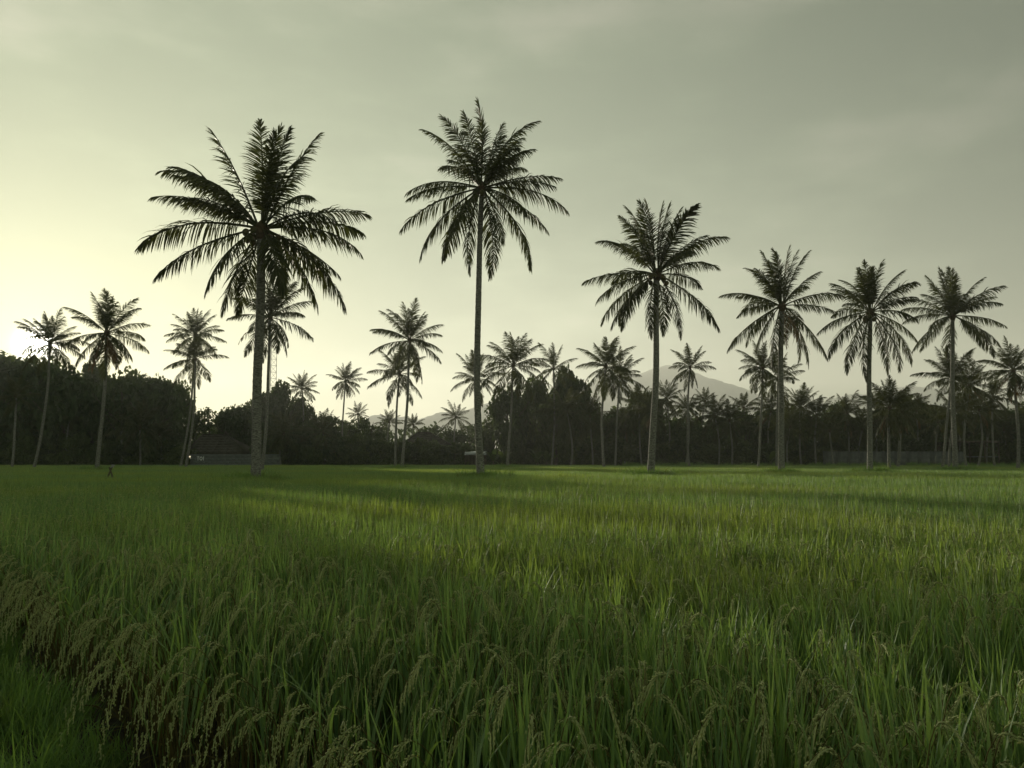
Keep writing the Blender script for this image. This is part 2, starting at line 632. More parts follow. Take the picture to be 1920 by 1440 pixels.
def palm(base_px, base_Y, crown_px, crown_py, flen_px, label, seed, tips=None, n=22, r_base=.22, r_top=.12, bow=0.0,
         nuts=0, dry=0, fill=10, low=-58, spread=None):
    rng = random.Random(seed)
    bp = at(base_px, 868, base_Y)
    base = Vector((bp.x, base_Y, 0.0))
    top = at(crown_px, crown_py, base_Y + rng.uniform(-.4, .4))
    root = thing('coconut_palm', label, 'palm', base, 0, PALM_GROUP)
    if not tips:
        r_base, r_top = r_base * .86, r_top * .86
    if not tips and bow == 0:
        bow = rng.uniform(-.45, .45) * (base_Y / 90)
    tm, ptop = trunk_mesh(base, top, r_base, r_top, bow, seed, rings=44 if tips else 26, sides=14 if tips else 10)
    link('trunk', tm, root)
    C = top - base
    s = base_Y / F
    flen = flen_px * s
    # fibrous sheath where the fronds leave the trunk
    b = MB()
    zz = np.linspace(-.9, .65, 9) * flen * .12
    b.tube(np.stack([0 * zz, 0 * zz, zz], -1), np.array([.9, 1.15, 1.35, 1.7, 1.9, 1.8, 1.4, .9, .25]) * r_top, 10)
    link('leaf_sheath', b.mesh('leaf_sheath', M['fibre'], True), root, C)

    tilt = Matrix.Rotation(0 if tips else R(rng.uniform(-9, 9)), 3, 'X') @ Matrix.Rotation(0 if tips else R(rng.uniform(-9, 9)), 3, 'Y')

    def put(me, az, L, dz=0.0, name='frond'):
        rr = r_top * .7
        return link(name, me, root, (C.x + rr * math.cos(az), C.y + rr * math.sin(az), C.z + dz), (tilt @ Matrix.Rotation(az, 3, 'Z')).to_euler(), (L, L, L))

    if tips:
        for k, (tx, ty) in enumerate(tips):
            dx, dz = (tx - crown_px) * s, -(ty - crown_py) * s
            ch = math.hypot(dx, dz)
            full = flen * rng.uniform(.93, 1.05)
            dep = math.sqrt(max(0.0, (full * .93) ** 2 - ch * ch)) if ch < full * .9 else flen * rng.uniform(0, .15)
            dep *= rng.choice((-1, 1)) * rng.uniform(.5, .9)
            hz = math.hypot(dx, dep)
            el = math.atan2(dz, hz)
            bend = R(rng.uniform(14, 36)) if el > R(55) else R(rng.uniform(28, 56)) if el > R(-20) else R(rng.uniform(22, 50))
            e0, c = solve_frond(el, bend)
            L = math.hypot(hz, dz) / c
            me = frond_mesh('frond', e0, bend, seed * 100 + k, M['frond'], leaf=.20 if el > R(40) else .235,
                            n_leaf=88, width=.0056)
            put(me, math.atan2(dep, dx), L)
        for k in range(4):
            put(rng.choice(FROND_LIB[rng.choice((0, 3, 4, 5))]), rng.uniform(0, 2 * PI), flen * rng.uniform(.70, .90))
        for k in range(fill // 2):
            az = rng.choice((PI / 2, -PI / 2)) + rng.choice((-1, 1)) * rng.uniform(.35, .95)
            i = rng.choice((2, 3, 4, 6, 8, 9, 10))
            put(rng.choice(FROND_LIB[i]), az, flen * rng.uniform(.85, 1.0) * (1 if i > 2 else .95))
    else:
        idx = [i for i, e in enumerate(ELEVS) if e >= low]
        n = int(n * 1.5)
        for k in range(n):
            if rng.random() < .10:
                continue
            f = (k + .5) / n
            i = idx[min(len(idx) - 1, int((f ** (spread or 1.0)) * len(idx)))]
            az = k * 2.39996 + seed + rng.uniform(-.2, .2)
            put(rng.choice(FROND_LIB[i]), az, flen * rng.uniform(.74, 1.08) * (.9 if i < 2 else 1.0), -.05 * k / n * flen)
    for k in range(dry):
        put(rng.choice(DRY_LIB), rng.uniform(0, 2 * PI), flen * rng.uniform(.6, .85), -.12 * flen, 'dry_frond')
    for k in range(nuts):
        a = rng.uniform(0, 2 * PI)
        rr = r_top * 1.2 + rng.uniform(.15, .5)
        link('coconut', rng.choice(COCONUTS), root, (C.x + rr * math.cos(a), C.y + rr * math.sin(a), C.z - rng.uniform(.10, .62)),
             (rng.uniform(-.5, .5), rng.uniform(-.5, .5), a))
    return root


# the six tall palms in the field: frond tips read off the photograph
palm(480, 31.5, 491, 428, 215, 'tallest coconut palm at left, thick trunk in the rice and round nuts under its crown', 1,
     [(486, 211), (512, 230), (595, 252), (398, 240), (301, 314), (591, 340), (679, 388), (675, 478), (372, 408), (265, 463), (311, 530),
      (388, 572), (613, 500), (645, 580), (596, 560), (556, 572), (466, 262), (530, 280), (548, 262), (430, 575), (640, 440), (330, 400)],
     r_base=.27, r_top=.165, nuts=16, fill=12)
palm(904, 37, 904, 352, 172, 'tallest slender coconut palm in the middle of the field, trunk flared at its foot', 2,
     [(898, 180), (946, 204), (1006, 214), (792, 233), (832, 236), (757, 346), (1049, 340), (982, 318), (752, 434), (1067, 396), (1032, 424),
      (787, 487), (829, 492), (995, 511), (877, 511), (922, 521), (982, 434), (868, 240), (937, 476), (850, 470), (1035, 372), (770, 390)],
     r_base=.25, r_top=.12, bow=-.22, nuts=5, fill=14)
palm(1217, 42.5, 1231, 514, 150, 'coconut palm right of the middle leaning right, with a full brush of upright fronds', 3,
     [(1219, 371), (1257, 373), (1290, 405), (1180, 381), (1163, 411), (1132, 436), (1362, 441), (1098, 527), (1356, 492), (1326, 523), (1116, 574),
      (1134, 594), (1145, 618), (1346, 616), (1285, 626), (1211, 638), (1160, 622), (1257, 618), (1240, 375), (1200, 385), (1275, 388)],
     r_base=.27, r_top=.14, bow=.08, nuts=9, fill=14)
palm(1465, 48, 1466, 573, 112, 'coconut palm whose left crown carries one bare stripped frond, before the twin palms', 4,
     [(1479, 462), (1432, 470), (1407, 512), (1507, 478), (1522, 518), (1356, 553), (1379, 598), (1368, 655), (1580, 556), (1556, 592), (1545, 672),
      (1509, 686), (1420, 660), (1450, 690), (1490, 680), (1455, 466), (1495, 468), (1418, 490)], r_base=.27, r_top=.14, fill=14, dry=2)
palm(1630, 50, 1632, 585, 108, 'coconut palm second from the right of the tall row, sparse straggling lower fronds', 5,
     [(1607, 496), (1660, 484), (1694, 506), (1577, 533), (1717, 533), (1558, 581), (1533, 626), (1549, 671), (1580, 700), (1616, 712), (1660, 700),
      (1702, 683), (1716, 642), (1676, 696), (1689, 572), (1630, 492), (1645, 500), (1595, 515)], r_base=.25, r_top=.13, nuts=8, fill=12)
palm(1791, 61, 1786, 592, 100, 'rightmost tall coconut palm standing alone before a cluster of lower palms', 6,
     [(1785, 498), (1755, 511), (1820, 530), (1718, 556), (1694, 580), (1869, 554), (1889, 610), (1718, 597), (1706, 659), (1858, 668), (1721, 623),
      (1747, 652), (1862, 648), (1772, 500), (1800, 508), (1812, 520), (1768, 512)], r_base=.28, r_top=.14, fill=14, bow=-.1)

# the other palms: (base_px, Y, crown_px, crown_py, frond_px, label, options)
PALMS = [
    (60, 76, 94, 642, 72, 'low sun glares through the crown of this palm above the dark trees at far left', dict(bow=.5, n=22, low=-40)),
    (180, 62, 200, 622, 86, 'pale leaning coconut palm at left with old fronds hanging down its trunk', dict(bow=.1, n=22, dry=9, r_base=.27)),
    (346, 84, 366, 672, 66, 'slim palm at left with a starry crown of low fronds under another crown', dict(n=16, low=-40, spread=.7, bow=.4)),
    (336, 92, 366, 628, 58, 'palm whose crown stacks directly above a starry palm crown at left', dict(n=22, low=-58)),
    (490, 60, 506, 592, 90, 'palm hidden behind the tallest left palm, only its drooping crown showing', dict(n=22, dry=2, r_base=.2)),
    (562, 122, 566, 728, 36, 'small far palm rising above bushes right of the lattice mast', dict(n=18, low=-38)),
    (646, 118, 648, 714, 38, 'round crowned far palm with a dead skirt, between mast and twin palms', dict(n=22, dry=8)),
    (668, 128, 671, 776, 27, 'short palm among lacy branches just right of the skirted palm', dict(n=14, low=-38)),
    (752, 78, 768, 636, 82, 'front palm of the leaning pair left of the middle palm', dict(n=21, r_base=.26, bow=.12)),
    (742, 92, 749, 700, 62, 'rear lower palm of the leaning pair, crown caught under its partner', dict(n=18, r_base=.24)),
    (728, 126, 730, 792, 27, 'little palm top over the hedge left of the leaning pair', dict(n=14, low=-20)),
    (780, 130, 775, 796, 24, 'little palm top over the dark roof right of the leaning pair', dict(n=14, low=-20)),
    (856, 138, 855, 782, 34, 'starry palm before the hazy hill, over the shed roof', dict(n=16, low=-38)),
    (893, 93, 893, 708, 54, 'palm half hidden behind the slender middle trunk', dict(n=18)),
    (950, 83, 962, 684, 76, 'palm just right of the middle trunk, wide crown over a round tree', dict(n=20, r_base=.25)),
    (1033, 104, 1038, 690, 52, 'thin straight palm with sparse tilted crown beside a domed tree', dict(n=15, low=-38)),
    (1068, 103, 1062, 772, 58, 'dark shaded palm with hanging fronds inside the domed tree clump', dict(n=20, low=-58, spread=.7)),
    (1134, 84, 1136, 686, 66, 'front palm of the paired palms left of the mountain', dict(n=22, r_base=.24)),
    (1153, 98, 1162, 704, 56, 'rear palm of the paired palms left of the mountain', dict(n=22)),
    (1204, 112, 1198, 762, 52, 'dark palm behind the leaning right-of-middle trunk', dict(n=20, low=-58)),
    (1250, 118, 1250, 746, 40, 'palm crown against the mountain foot, left of the sparse palm', dict(n=18)),
    (1293, 94, 1294, 688, 50, 'sparse thin palm standing alone before the mountain', dict(n=16, low=-58, spread=.85)),
    (1320, 128, 1322, 752, 30, 'small star shaped palm low against the mountain slope', dict(n=15, low=-38)),
    (1398, 124, 1395, 764, 34, 'palm tuft above the woods at the right end of the mountain', dict(n=14, low=-20)),
    (1420, 88, 1430, 688, 58, 'left palm of the twin palms behind the tall palm with a stripped frond', dict(n=21, r_base=.22)),
    (1455, 93, 1459, 708, 52, 'right palm of the twin palms, trunk hidden beside the tall trunk', dict(n=19, r_base=.22)),
    (1503, 110, 1500, 766, 52, 'bushy dark palm just right of the twin palms', dict(n=24, low=-58)),
    (1565, 104, 1556, 806, 42, 'low palm with one pale bent frond inside the right woods', dict(n=16, low=-38)),
    (1668, 75, 1668, 764, 66, 'short bushy palm with a thick dark leaning trunk at right', dict(n=26, low=-58, dry=4, r_base=.26, bow=-.15)),
    (1682, 84, 1692, 772, 50, 'short palm with brown hanging fronds beside the bushy one', dict(n=16, dry=8, r_base=.3)),
    (1764, 78, 1784, 706, 64, 'leaning palm crowded behind the rightmost tall palm', dict(n=22, r_base=.22, bow=.1)),
    (1777, 86, 1790, 770, 50, 'lower palm tucked behind the rightmost tall trunk', dict(n=18, r_base=.2)),
    (1812, 92, 1818, 722, 58, 'palm over the dark open hut, left one', dict(n=22, dry=2)),
    (1829, 96, 1836, 768, 52, 'low palm over the middle of the dark open hut', dict(n=18, dry=3)),
    (1866, 98, 1862, 744, 50, 'palm at the right end of the dark open hut', dict(n=18, dry=3)),
    (1906, 70, 1900, 694, 66, 'palm cut by the right edge of the picture, dead fronds hanging', dict(n=22, dry=6, r_base=.25)),
    (22, 84, 30, 742, 44, 'thin trunk palm sunk in the dark trees at the left border', dict(n=14)),
    (262, 106, 262, 800, 62, 'shaded palm with faint drooping fronds inside the dark left trees', dict(n=16, low=-38)),
]
for i, (bpx, Y, cpx, cpy, fl, lab, opt) in enumerate(PALMS):
    palm(bpx, Y, cpx, cpy, fl, lab, 20 + i, **opt)

WG = 'low palms massed in the dark wood at the far edge'
wr = random.Random(31)
for k, px in enumerate((1112, 1172, 1228, 1282, 1345, 1372, 1448, 1478, 1532, 1592, 1612, 1648, 1722, 1752, 1800, 1848, 1880, 1925, 1950)):
    Yp = wr.uniform(108, 118)
    p_ = palm(px, Yp, px + wr.uniform(-8, 8), wr.uniform(762, 806), wr.uniform(38, 54), 'low palm merged into the dark wood along the right side', 80 + k,
              n=18, dry=wr.choice((0, 2, 4)), r_base=.2)
    p_['group'] = WG
for k, px in enumerate((40, 128, 228, 300, 530, 600)):
    Yp = wr.uniform(107, 110)
    p_ = palm(px, Yp, px + wr.uniform(-8, 8), wr.uniform(775, 815), wr.uniform(38, 52), 'low palm merged into the dark trees at the left of the field', 110 + k, n=18, r_base=.2)
    p_['group'] = WG

# ------------------------------------------------------------------ broadleaf trees and shrubs


def crown_mesh(name, mat, seed, n_clump, per, leaf, low=.12, tight=.42, holes=.0):
    """unit crown (1 wide, 1 high): leaf-sized faces gathered in clumps through the volume"""
    rng = np.random.default_rng(seed)
    b = MB()
    cs = []
    for _ in range(n_clump):
        while True:
            p = rng.uniform(-1, 1, 3)
            if .25 < np.linalg.norm(p) < 1:
                break
        p = p / np.linalg.norm(p) * rng.uniform(.55, 1.0)
        c = np.array((p[0] * .40, p[1] * .40, low + (1 - low) * (.5 + p[2] * .43)))
        cs.append(c)
    for c in cs:
        r = rng.uniform(.09, .17) * tight / .42
        tone0 = rng.uniform(.15, .8)
        n = int(per * rng.uniform(.6, 1.3))
        d = unit(rng.normal(size=(n, 3)))
        rr = r * rng.uniform(.25, 1.05, n) ** .6
        pos = c[None] + d * rr[:, None] * np.array((1.1, 1.1, .75))
        a = unit(rng.normal(size=(n, 3)) + np.array((0, 0, -.5)))
        s = unit(np.cross(a, rng.normal(size=(n, 3))))
        ln = leaf * rng.uniform(.6, 1.4, n)
        C = np.stack([pos, pos + a * (ln * .5)[:, None], pos + a * ln[:, None] + np.array((0, 0, -.2)) * ln[:, None]], 1)
        b.strips(C, s * (ln * .30)[:, None], (.45, 1.0), np.clip(tone0 + rng.normal(0, .15, n), 0, 1))
    return b.mesh(name, mat)


CROWNS = [crown_mesh('crown', M['leaf_a'], 1, 46, 150, .055), crown_mesh('crown', M['leaf_b'], 2, 52, 130, .05),
          crown_mesh('crown', M['leaf_a'], 3, 40, 160, .06, .2), crown_mesh('crown', M['leaf_b'], 4, 60, 110, .05, .05),
          crown_mesh('crown', M['leaf_a'], 5, 34, 60, .045, .3, .36), crown_mesh('crown', M['leaf_b'], 6, 44, 130, .055, .0)]
SHRUBS = [crown_mesh('crown', M['leaf_a'], 11, 40, 110, .07, -.1), crown_mesh('crown', M['leaf_b'], 12, 36, 120, .075, -.1),
          crown_mesh('crown', M['leaf_b'], 13, 44, 90, .065, -.1)]


def wood_trunk(h, r, seed):
    rng = np.random.default_rng(seed)
    t = np.linspace(0, 1, 9)
    b = MB()
    P = np.stack([.25 * np.sin(t * 3 + seed), .2 * np.sin(t * 2.3 + 2 * seed), t * h], -1)
    P -= P[0]
    P[0, 2] = -.2
    b.tube(P, r * (1 - .75 * t) + r * .5 * np.exp(-t * 14), 8)
    out_ = [b.mesh('trunk', M['wood'], True)]
    for k in range(4):
        a = rng.uniform(0, 2 * PI)
        t0 = rng.uniform(.35, .7)
        p0 = np.array([np.interp(t0, t, P[:, i]) for i in range(3)])
        L = h * rng.uniform(.3, .5)
        q = np.linspace(0, 1, 6)
        Q = p0 + np.stack([math.cos(a) * L * q, math.sin(a) * L * q, L * (.5 * q + .35 * q * q)], -1)
        b2 = MB()
        b2.tube(Q, r * .42 * (1 - .8 * q) + .01, 6)
        out_.append(b2.mesh('branch', M['wood'], True))
    return out_


TRUNKS = [wood_trunk(1.0 * 10, .28, s) for s in range(4)]


def tree(px, Y, top_py, w_px, k, label, group):
    x = at(px, 860, Y).x
    h = at(px, top_py, Y).z
    root = thing('broadleaf_tree', label, 'tree', (x, Y, .0), (px * 1.7) % 6.28, group)
    w = w_px * Y / F
    link('crown', CROWNS[k % len(CROWNS)], root, (0, 0, 0), (0, 0, 0), (w, w, h / .97))
    tr = TRUNKS[k % 4]
    sc = h * .8 / 10
    link('trunk', tr[0], root, scale=(sc * 1.2, sc * 1.2, sc))
    for m_ in tr[1:]:
        link('branch', m_, root, scale=(sc * 1.2, sc * 1.2, sc))
    return root


def shrub(px, Y, top_py, w_px, k, label, group):
    x = at(px, 860, Y).x
    h = at(px, top_py, Y).z
    w = w_px * Y / F
    root = thing('shrub', label, 'shrub', (x, Y, .0), (px * 2.3) % 6.28, group)
    link('foliage', SHRUBS[k % 3], root, (0, 0, 0), (0, 0, 0), (w, w, h))
    b = MB()
    for a in range(3):
        c, s_ = math.cos(a * 2.1 + k), math.sin(a * 2.1 + k)
        b.tube([(.05 * c, .05 * s_, -.1), (.2 * c, .2 * s_, h * .3), (.5 * c, .5 * s_, h * .6)], [.05, .04, .02], 5)
    link('stem', b.mesh('stem', M['wood'], True), root)
    return root


LG = 'dark trees massed at the left end of the field'
for i, (px, Y, top, w) in enumerate([(5, 112, 660, 170), (70, 117, 672, 150), (122, 110, 690, 130), (165, 116, 684, 140), (222, 111, 698, 130),
                                     (250, 119, 688, 120), (292, 110, 692, 120), (325, 117, 716, 100)]):
    tree(px, Y, top, w, i, 'dark broadleaf tree in the solid shaded mass at the left end', LG)
for i, (px, Y, top, w) in enumerate([(-30, 128, 656, 200), (45, 130, 680, 190), (110, 129, 700, 170), (190, 131, 705, 190), (275, 131, 712, 160), (-90, 118, 640, 180)]):
    tree(px, Y, top, w, 4 if i in (2, 3, 4) else i + 3, 'tree at the back of the dark left mass, showing between the front ones', LG)
CG = 'broadleaf trees behind the wall and hedge'
for i, (px, Y, top, w, k, lab) in enumerate([
        (388, 121, 757, 90, 4, 'lacy tree with sky showing through, behind the painted wall'),
        (434, 120, 752, 90, 0, 'dense round tree above the house roof behind the painted wall'),
        (476, 124, 752, 80, 1, 'tree just left of the lattice mast, behind the tallest trunk'),
        (512, 119, 720, 88, 2, 'tall tree at the foot of the lattice mast'),
        (556, 124, 748, 90, 3, 'tree under the small far palm right of the mast'),
        (600, 126, 768, 90, 4, 'thin lacy tree between the two far palms'),
        (640, 127, 782, 80, 4, 'lacy low tree under the skirted far palm'),
        (690, 129, 776, 90, 4, 'spreading lacy tree right of the skirted far palm'),
        (820, 140, 792, 100, 4, 'flat topped lacy tree left of the starry palm'),
        (880, 142, 790, 110, 4, 'flat topped lacy tree right of the starry palm'),
        (925, 118, 780, 70, 5, 'narrow tree just right of the slender middle trunk'),
        (954, 111, 716, 92, 0, 'round tree below the wide palm crown right of the middle'),
        (1008, 117, 708, 88, 1, 'tall tree between round tree and domed tree'),
        (1072, 113, 694, 88, 2, 'tall domed tree with a dense dark top'),
        (1040, 110, 742, 100, 3, 'lower dark tree filling the foot of the domed clump'),
        (1108, 121, 752, 70, 5, 'small tree squeezed right of the domed tree'),
        (1215, 124, 722, 92, 0, 'leafy tree behind the leaning right-of-middle trunk'),
        (1578, 120, 754, 66, 1, 'open crowned tree against the sky left of the second tall palm from right'),
        (1722, 123, 748, 110, 2, 'sloping tree right of the bushy short palm'),
        (1590, 121, 786, 110, 3, 'dark tree behind the low palm with a pale frond')]):
    tree(px, Y, top, w, k, lab, CG)
RG = 'trees of the dark wood along the right side'
rr = random.Random(5)
for i, (px, Y, top, w) in enumerate([(1140, 124, 772, 90), (1180, 122, 768, 80), (1270, 126, 778, 90), (1310, 122, 788, 90), (1350, 125, 778, 90), (1395, 124, 772, 80),
                                     (1440, 122, 768, 90), (1490, 124, 770, 90), (1530, 125, 772, 80), (1635, 124, 772, 100), (1680, 126, 762, 100), (1770, 126, 772, 100),
                                     (1815, 124, 780, 90), (1855, 125, 772, 90), (1895, 122, 758, 100), (1945, 122, 752, 110), (2000, 120, 742, 120), (2070, 118, 735, 130)]):
    tree(px, Y, top, w, (i * 5 + 2) % 6, 'dark tree packed in the low wood along the right side', RG)

HG = 'bushes of the long hedge at the far edge of the field'
for i in range(18):
    px = 498 + i * 22
    top = np.interp(px, [498, 560, 640, 720, 800, 880], [806, 800, 814, 818, 826, 832]) + rr.uniform(-5, 5)
    shrub(px, 110 + rr.uniform(-1, 1.5), top, 58, i, 'dark rounded bush in the long hedge between wall and shed', HG)
UG = 'bushes under the trees at the far edge'
for i in range(44):
    px = 925 + i * 24
    shrub(px, 117 + rr.uniform(-1.5, 2), rr.uniform(806, 838), 64, i, 'shaded bush under the trees on the right side', UG)
for i in range(17):
    px = -60 + i * 25
    shrub(px, 109 + rr.uniform(-1, 2), rr.uniform(800, 832), 66, i, 'shaded bush under the dark trees on the left side', UG)

# far wood: one mass behind the near trees
rg = np.random.default_rng(77)
fw = MB()
for k in range(420):
    px = rg.uniform(-250, 2200)
    Y = rg.uniform(150, 215)
    top = np.interp(px, [-250, 340, 380, 700, 760, 900, 940, 1200, 2200], [720, 760, 790, 800, 815, 812, 790, 775, 770]) + rg.uniform(-4, 26)
    p = at(px, top, Y)
    n = 64
    r = rg.uniform(2.0, 4.0)
    pos = np.array((p.x, Y, p.z)) + unit(rg.normal(size=(n, 3))) * r * rg.uniform(.3, 1, (n, 1)) + np.array((0, 0, -1.0)) * rg.uniform(0, 1, (n, 1)) ** 1.2 * p.z
    pos[:, 2] = np.maximum(pos[:, 2], .2)
    a = unit(rg.normal(size=(n, 3)))
    s_ = unit(np.cross(a, rg.normal(size=(n, 3))))
    ln = rg.uniform(.7, 1.5, n)
    C = np.stack([pos, pos + a * (ln * .5)[:, None], pos + a * ln[:, None]], 1)
    fw.strips(C, s_ * (ln * .35)[:, None], (.5, 1), rg.uniform(0, 1, n))
stuff(link('far_wood', fw.mesh('far_wood', M['leaf_a'])))

# banana plants


def banana_leaf(seed, L):
    rng = np.random.default_rng(seed)
    n = 9
    t = np.linspace(0, 1, n)
    e = R(rng.uniform(62, 80)) - R(rng.uniform(50, 85)) * t ** 1.6
    d = np.stack([np.cos(e), 0 * e, np.sin(e)], -1)
    P = np.zeros((n, 3))
    P[1:] = np.cumsum(d[1:], axis=0) * L / n
    w = .30 * np.sin(PI * np.clip(t * 1.02, 0, 1)) ** .6 * (t > .12) + .02
    V = []
    for i in range(n):
        V += [P[i] + np.array((0, -w[i], -.08 * w[i])), P[i], P[i] + np.array((0, w[i], -.08 * w[i]))]
    Q = []
    for i in range(n - 1):
        for j in range(2):
            a = i * 3 + j
            Q.append((a, a + 1, a + 4, a + 3))
    return mesh_np('leaf', V, [np.array(Q)], M['banana'], np.full(len(V), rng.uniform(.2, .9)), True)


BLEAVES = [banana_leaf(k, 2.6) for k in range(5)]
for px, Y, lab in ((1008, 106, 'banana plant with bright upright leaves left of the thin straight palm'), (1024, 107, 'banana plant close beside the thin straight palm'),
                   (942, 108, 'banana plant under the round tree right of the middle trunk'), (925, 109, 'banana plant just right of the slender middle trunk'),
                   (1445, 110, 'banana plant at the foot of the twin palms')):
    root = thing('banana_plant', lab, 'banana plant', (at(px, 860, Y).x, Y, .0), px, 'banana plants at the far field edge')
    b = MB()
    b.tube([(0, 0, -.1), (.03, 0, .9), (.05, .02, 1.9)], [.14, .11, .07], 8)
    link('stem', b.mesh('stem', M['bamboo'], True), root)
    for k in range(7):
        link('leaf', BLEAVES[k % 5], root, (.05, .02, 1.7 - .08 * k), (0, 0, k * 2.4), (1, 1, 1 if k < 4 else .7))

# ------------------------------------------------------------------ buildings, walls, mast, small things


def px_x(px, Y):
    return at(px, 862, Y).x


def px_z(py, Y):
    return at(960, py, Y).z


# painted wall at the left with courses of blocks
Yw = 106.0
x0, x1 = px_x(357, Yw), px_x(524, Yw)
zt = px_z(852.5, Yw)
wall = thing('block_wall', 'low bluish grey block wall with white painted letters under a dark roof', 'wall', (x0, Yw, 0))
bw, bh = (x1 - x0) / 15, (zt + .0) / 6
b = MB()
b.box((0, .03, -.2), (x1 - x0, .20, zt - .01))
link('core', b.mesh('core', M['block']), wall)
bm_ = MB()
bm_.box((.012, 0, .012), (bw - .012, .06, bh - .012))
blk = bm_.mesh('block', M['plaster'])
for r_ in range(6):
    for c in range(16):
        off = -.5 * bw if r_ % 2 else 0
        xa = c * bw + off
        if xa < -.01 or xa + bw > x1 - x0 + .01:
            continue
        link('block', blk, wall, (xa, random.Random(r_ * 99 + c).uniform(-.012, .006), r_ * bh))
b = MB()
b.box((-.05, -.05, zt - .008), (x1 - x0 + .05, .25, zt + .07))
link('coping', b.mesh('coping', M['plaster']), wall)
# the letters, as read: T O I
lx, lz, lh = px_x(369, Yw) - x0, px_z(863.5, Yw), (863.5 - 856) * Yw / F
for pts in ([('box', (0, lh * .86), (.34, lh)), ('box', (.13, 0), (.21, lh * .86))], 'O', [('box', (.86, 0), (.94, lh))]):
    b = MB()
    if pts == 'O':
        n = 18
        th = np.linspace(0, 2 * PI, n, endpoint=False)
        V = []
        for rr_, yy in ((1.0, -.022), (.62, -.022), (1.0, -.012), (.62, -.012)):
            for a in th:
                V.append((.57 + .20 * rr_ * math.cos(a), yy, lh * .5 + lh * .48 * rr_ * math.sin(a)))
        Q = []
        for i in range(n):
            j = (i + 1) % n
            Q += [(i, j, n + j, n + i), (i, 2 * n + i, 2 * n + j, j), (n + i, n + j, 3 * n + j, 3 * n + i)]
        b.add(V, Q)
    else:
        for _, (ax, az), (cx, cz) in pts:
            b.box((ax, -.022, az), (cx, -.012, cz))
    link('letter', b.mesh('letter', M['white']), wall, (lx, 0, lz))


def gable_house(name, label, cat, Y, px_l, px_r, ridge_py, eave_py, px_ridge_l, px_ridge_r, depth, rows, cols, wall_mat):
    """hipped, tiled house: walls, roof core, every tile of the near slope a part"""
    xl, xr = px_x(px_l, Y), px_x(px_r, Y)
    ze = px_z(eave_py, Y)
    zr = px_z(ridge_py, Y + depth / 2)
    rl, rr2 = px_x(px_ridge_l, Y + depth / 2), px_x(px_ridge_r, Y + depth / 2)
    cx = (xl + xr) / 2
    h = thing(name, label, cat, (cx, Y + depth / 2, 0))
    xl, xr, rl, rr2 = xl - cx, xr - cx, rl - cx, rr2 - cx
    D = depth / 2
    b = MB()
    b.box((xl + .7, -D + .7, -.1), (xr - .7, D - .7, ze + .02))
    link('wall', b.mesh('wall', wall_mat), h)
    b = MB()
    V = [(xl, -D, ze), (xr, -D, ze), (xr, D, ze), (xl, D, ze), (rl, 0, zr), (rr2, 0, zr)]
    V += [(a, y, z - .15) for a, y, z in V[:4]]
    b.add(V, [(0, 1, 5, 4), (2, 3, 4, 5), (6, 9, 8, 7), (0, 6, 7, 1), (1, 7, 8, 2), (2, 8, 9, 3), (3, 9, 6, 0)], [(1, 2, 5), (3, 0, 4)])
    roof = link('roof', b.mesh('roof', M['tile']), h)
    # tiles on the slope that faces the field
    sl = math.atan2(zr - ze, D)
    slen = math.hypot(zr - ze, D)
    th_ = slen / rows
    tw = (xr - xl) / cols
    t_ = MB()
    t_.box((.015, 0, .02), (tw - .015, th_ * 1.04, .06))
    tmesh = t_.mesh('tile', M['tile'])
    for r_ in range(rows):
        f0 = r_ / rows
        a0 = xl + (rl - xl) * (r_ + 1) / rows
        a1 = xr + (rr2 - xr) * (r_ + 1) / rows
        k0 = math.ceil((a0 - xl) / tw)
        k1 = math.floor((a1 - xl) / tw)
        for k in range(k0, k1):
            link('tile', tmesh, roof, (xl + k * tw, -D + f0 * D - .01, ze + f0 * (zr - ze) + .01), (sl + .02, 0, 0))
    b = MB()
    b.tube([(rl, 0, zr + .05), (rr2, 0, zr + .05)], .13, 6)
    link('ridge_cap', b.mesh('ridge_cap', M['tile']), roof)
    for p_, q_ in (((xl, -D, ze), (rl, 0, zr)), ((xr, -D, ze), (rr2, 0, zr))):
        b = MB()
        b.tube([(p_[0], p_[1], p_[2] + .06), (q_[0], q_[1], q_[2] + .06)], .10, 6)
        link('hip_cap', b.mesh('hip_cap', M['tile']), roof)
    b = MB()
    b.box((-.5, -D + .66, 0), (.5, -D + .71, min(2.1, ze - .1)))
    link('door', b.mesh('door', M['timber']), h)
    return h


gable_house('tiled_house', 'dark tiled house roof rising just above the painted wall at left', 'house', 109.5, 346, 462, 816, 850, 378, 425, 8.0, 7, 9, M['plaster'])
gable_house('tiled_house', 'dark hipped roof house showing over the hedge right of the leaning pair', 'house', 114.5, 742, 858, 812, 842, 782, 806, 9.0, 7, 9, M['plaster'])

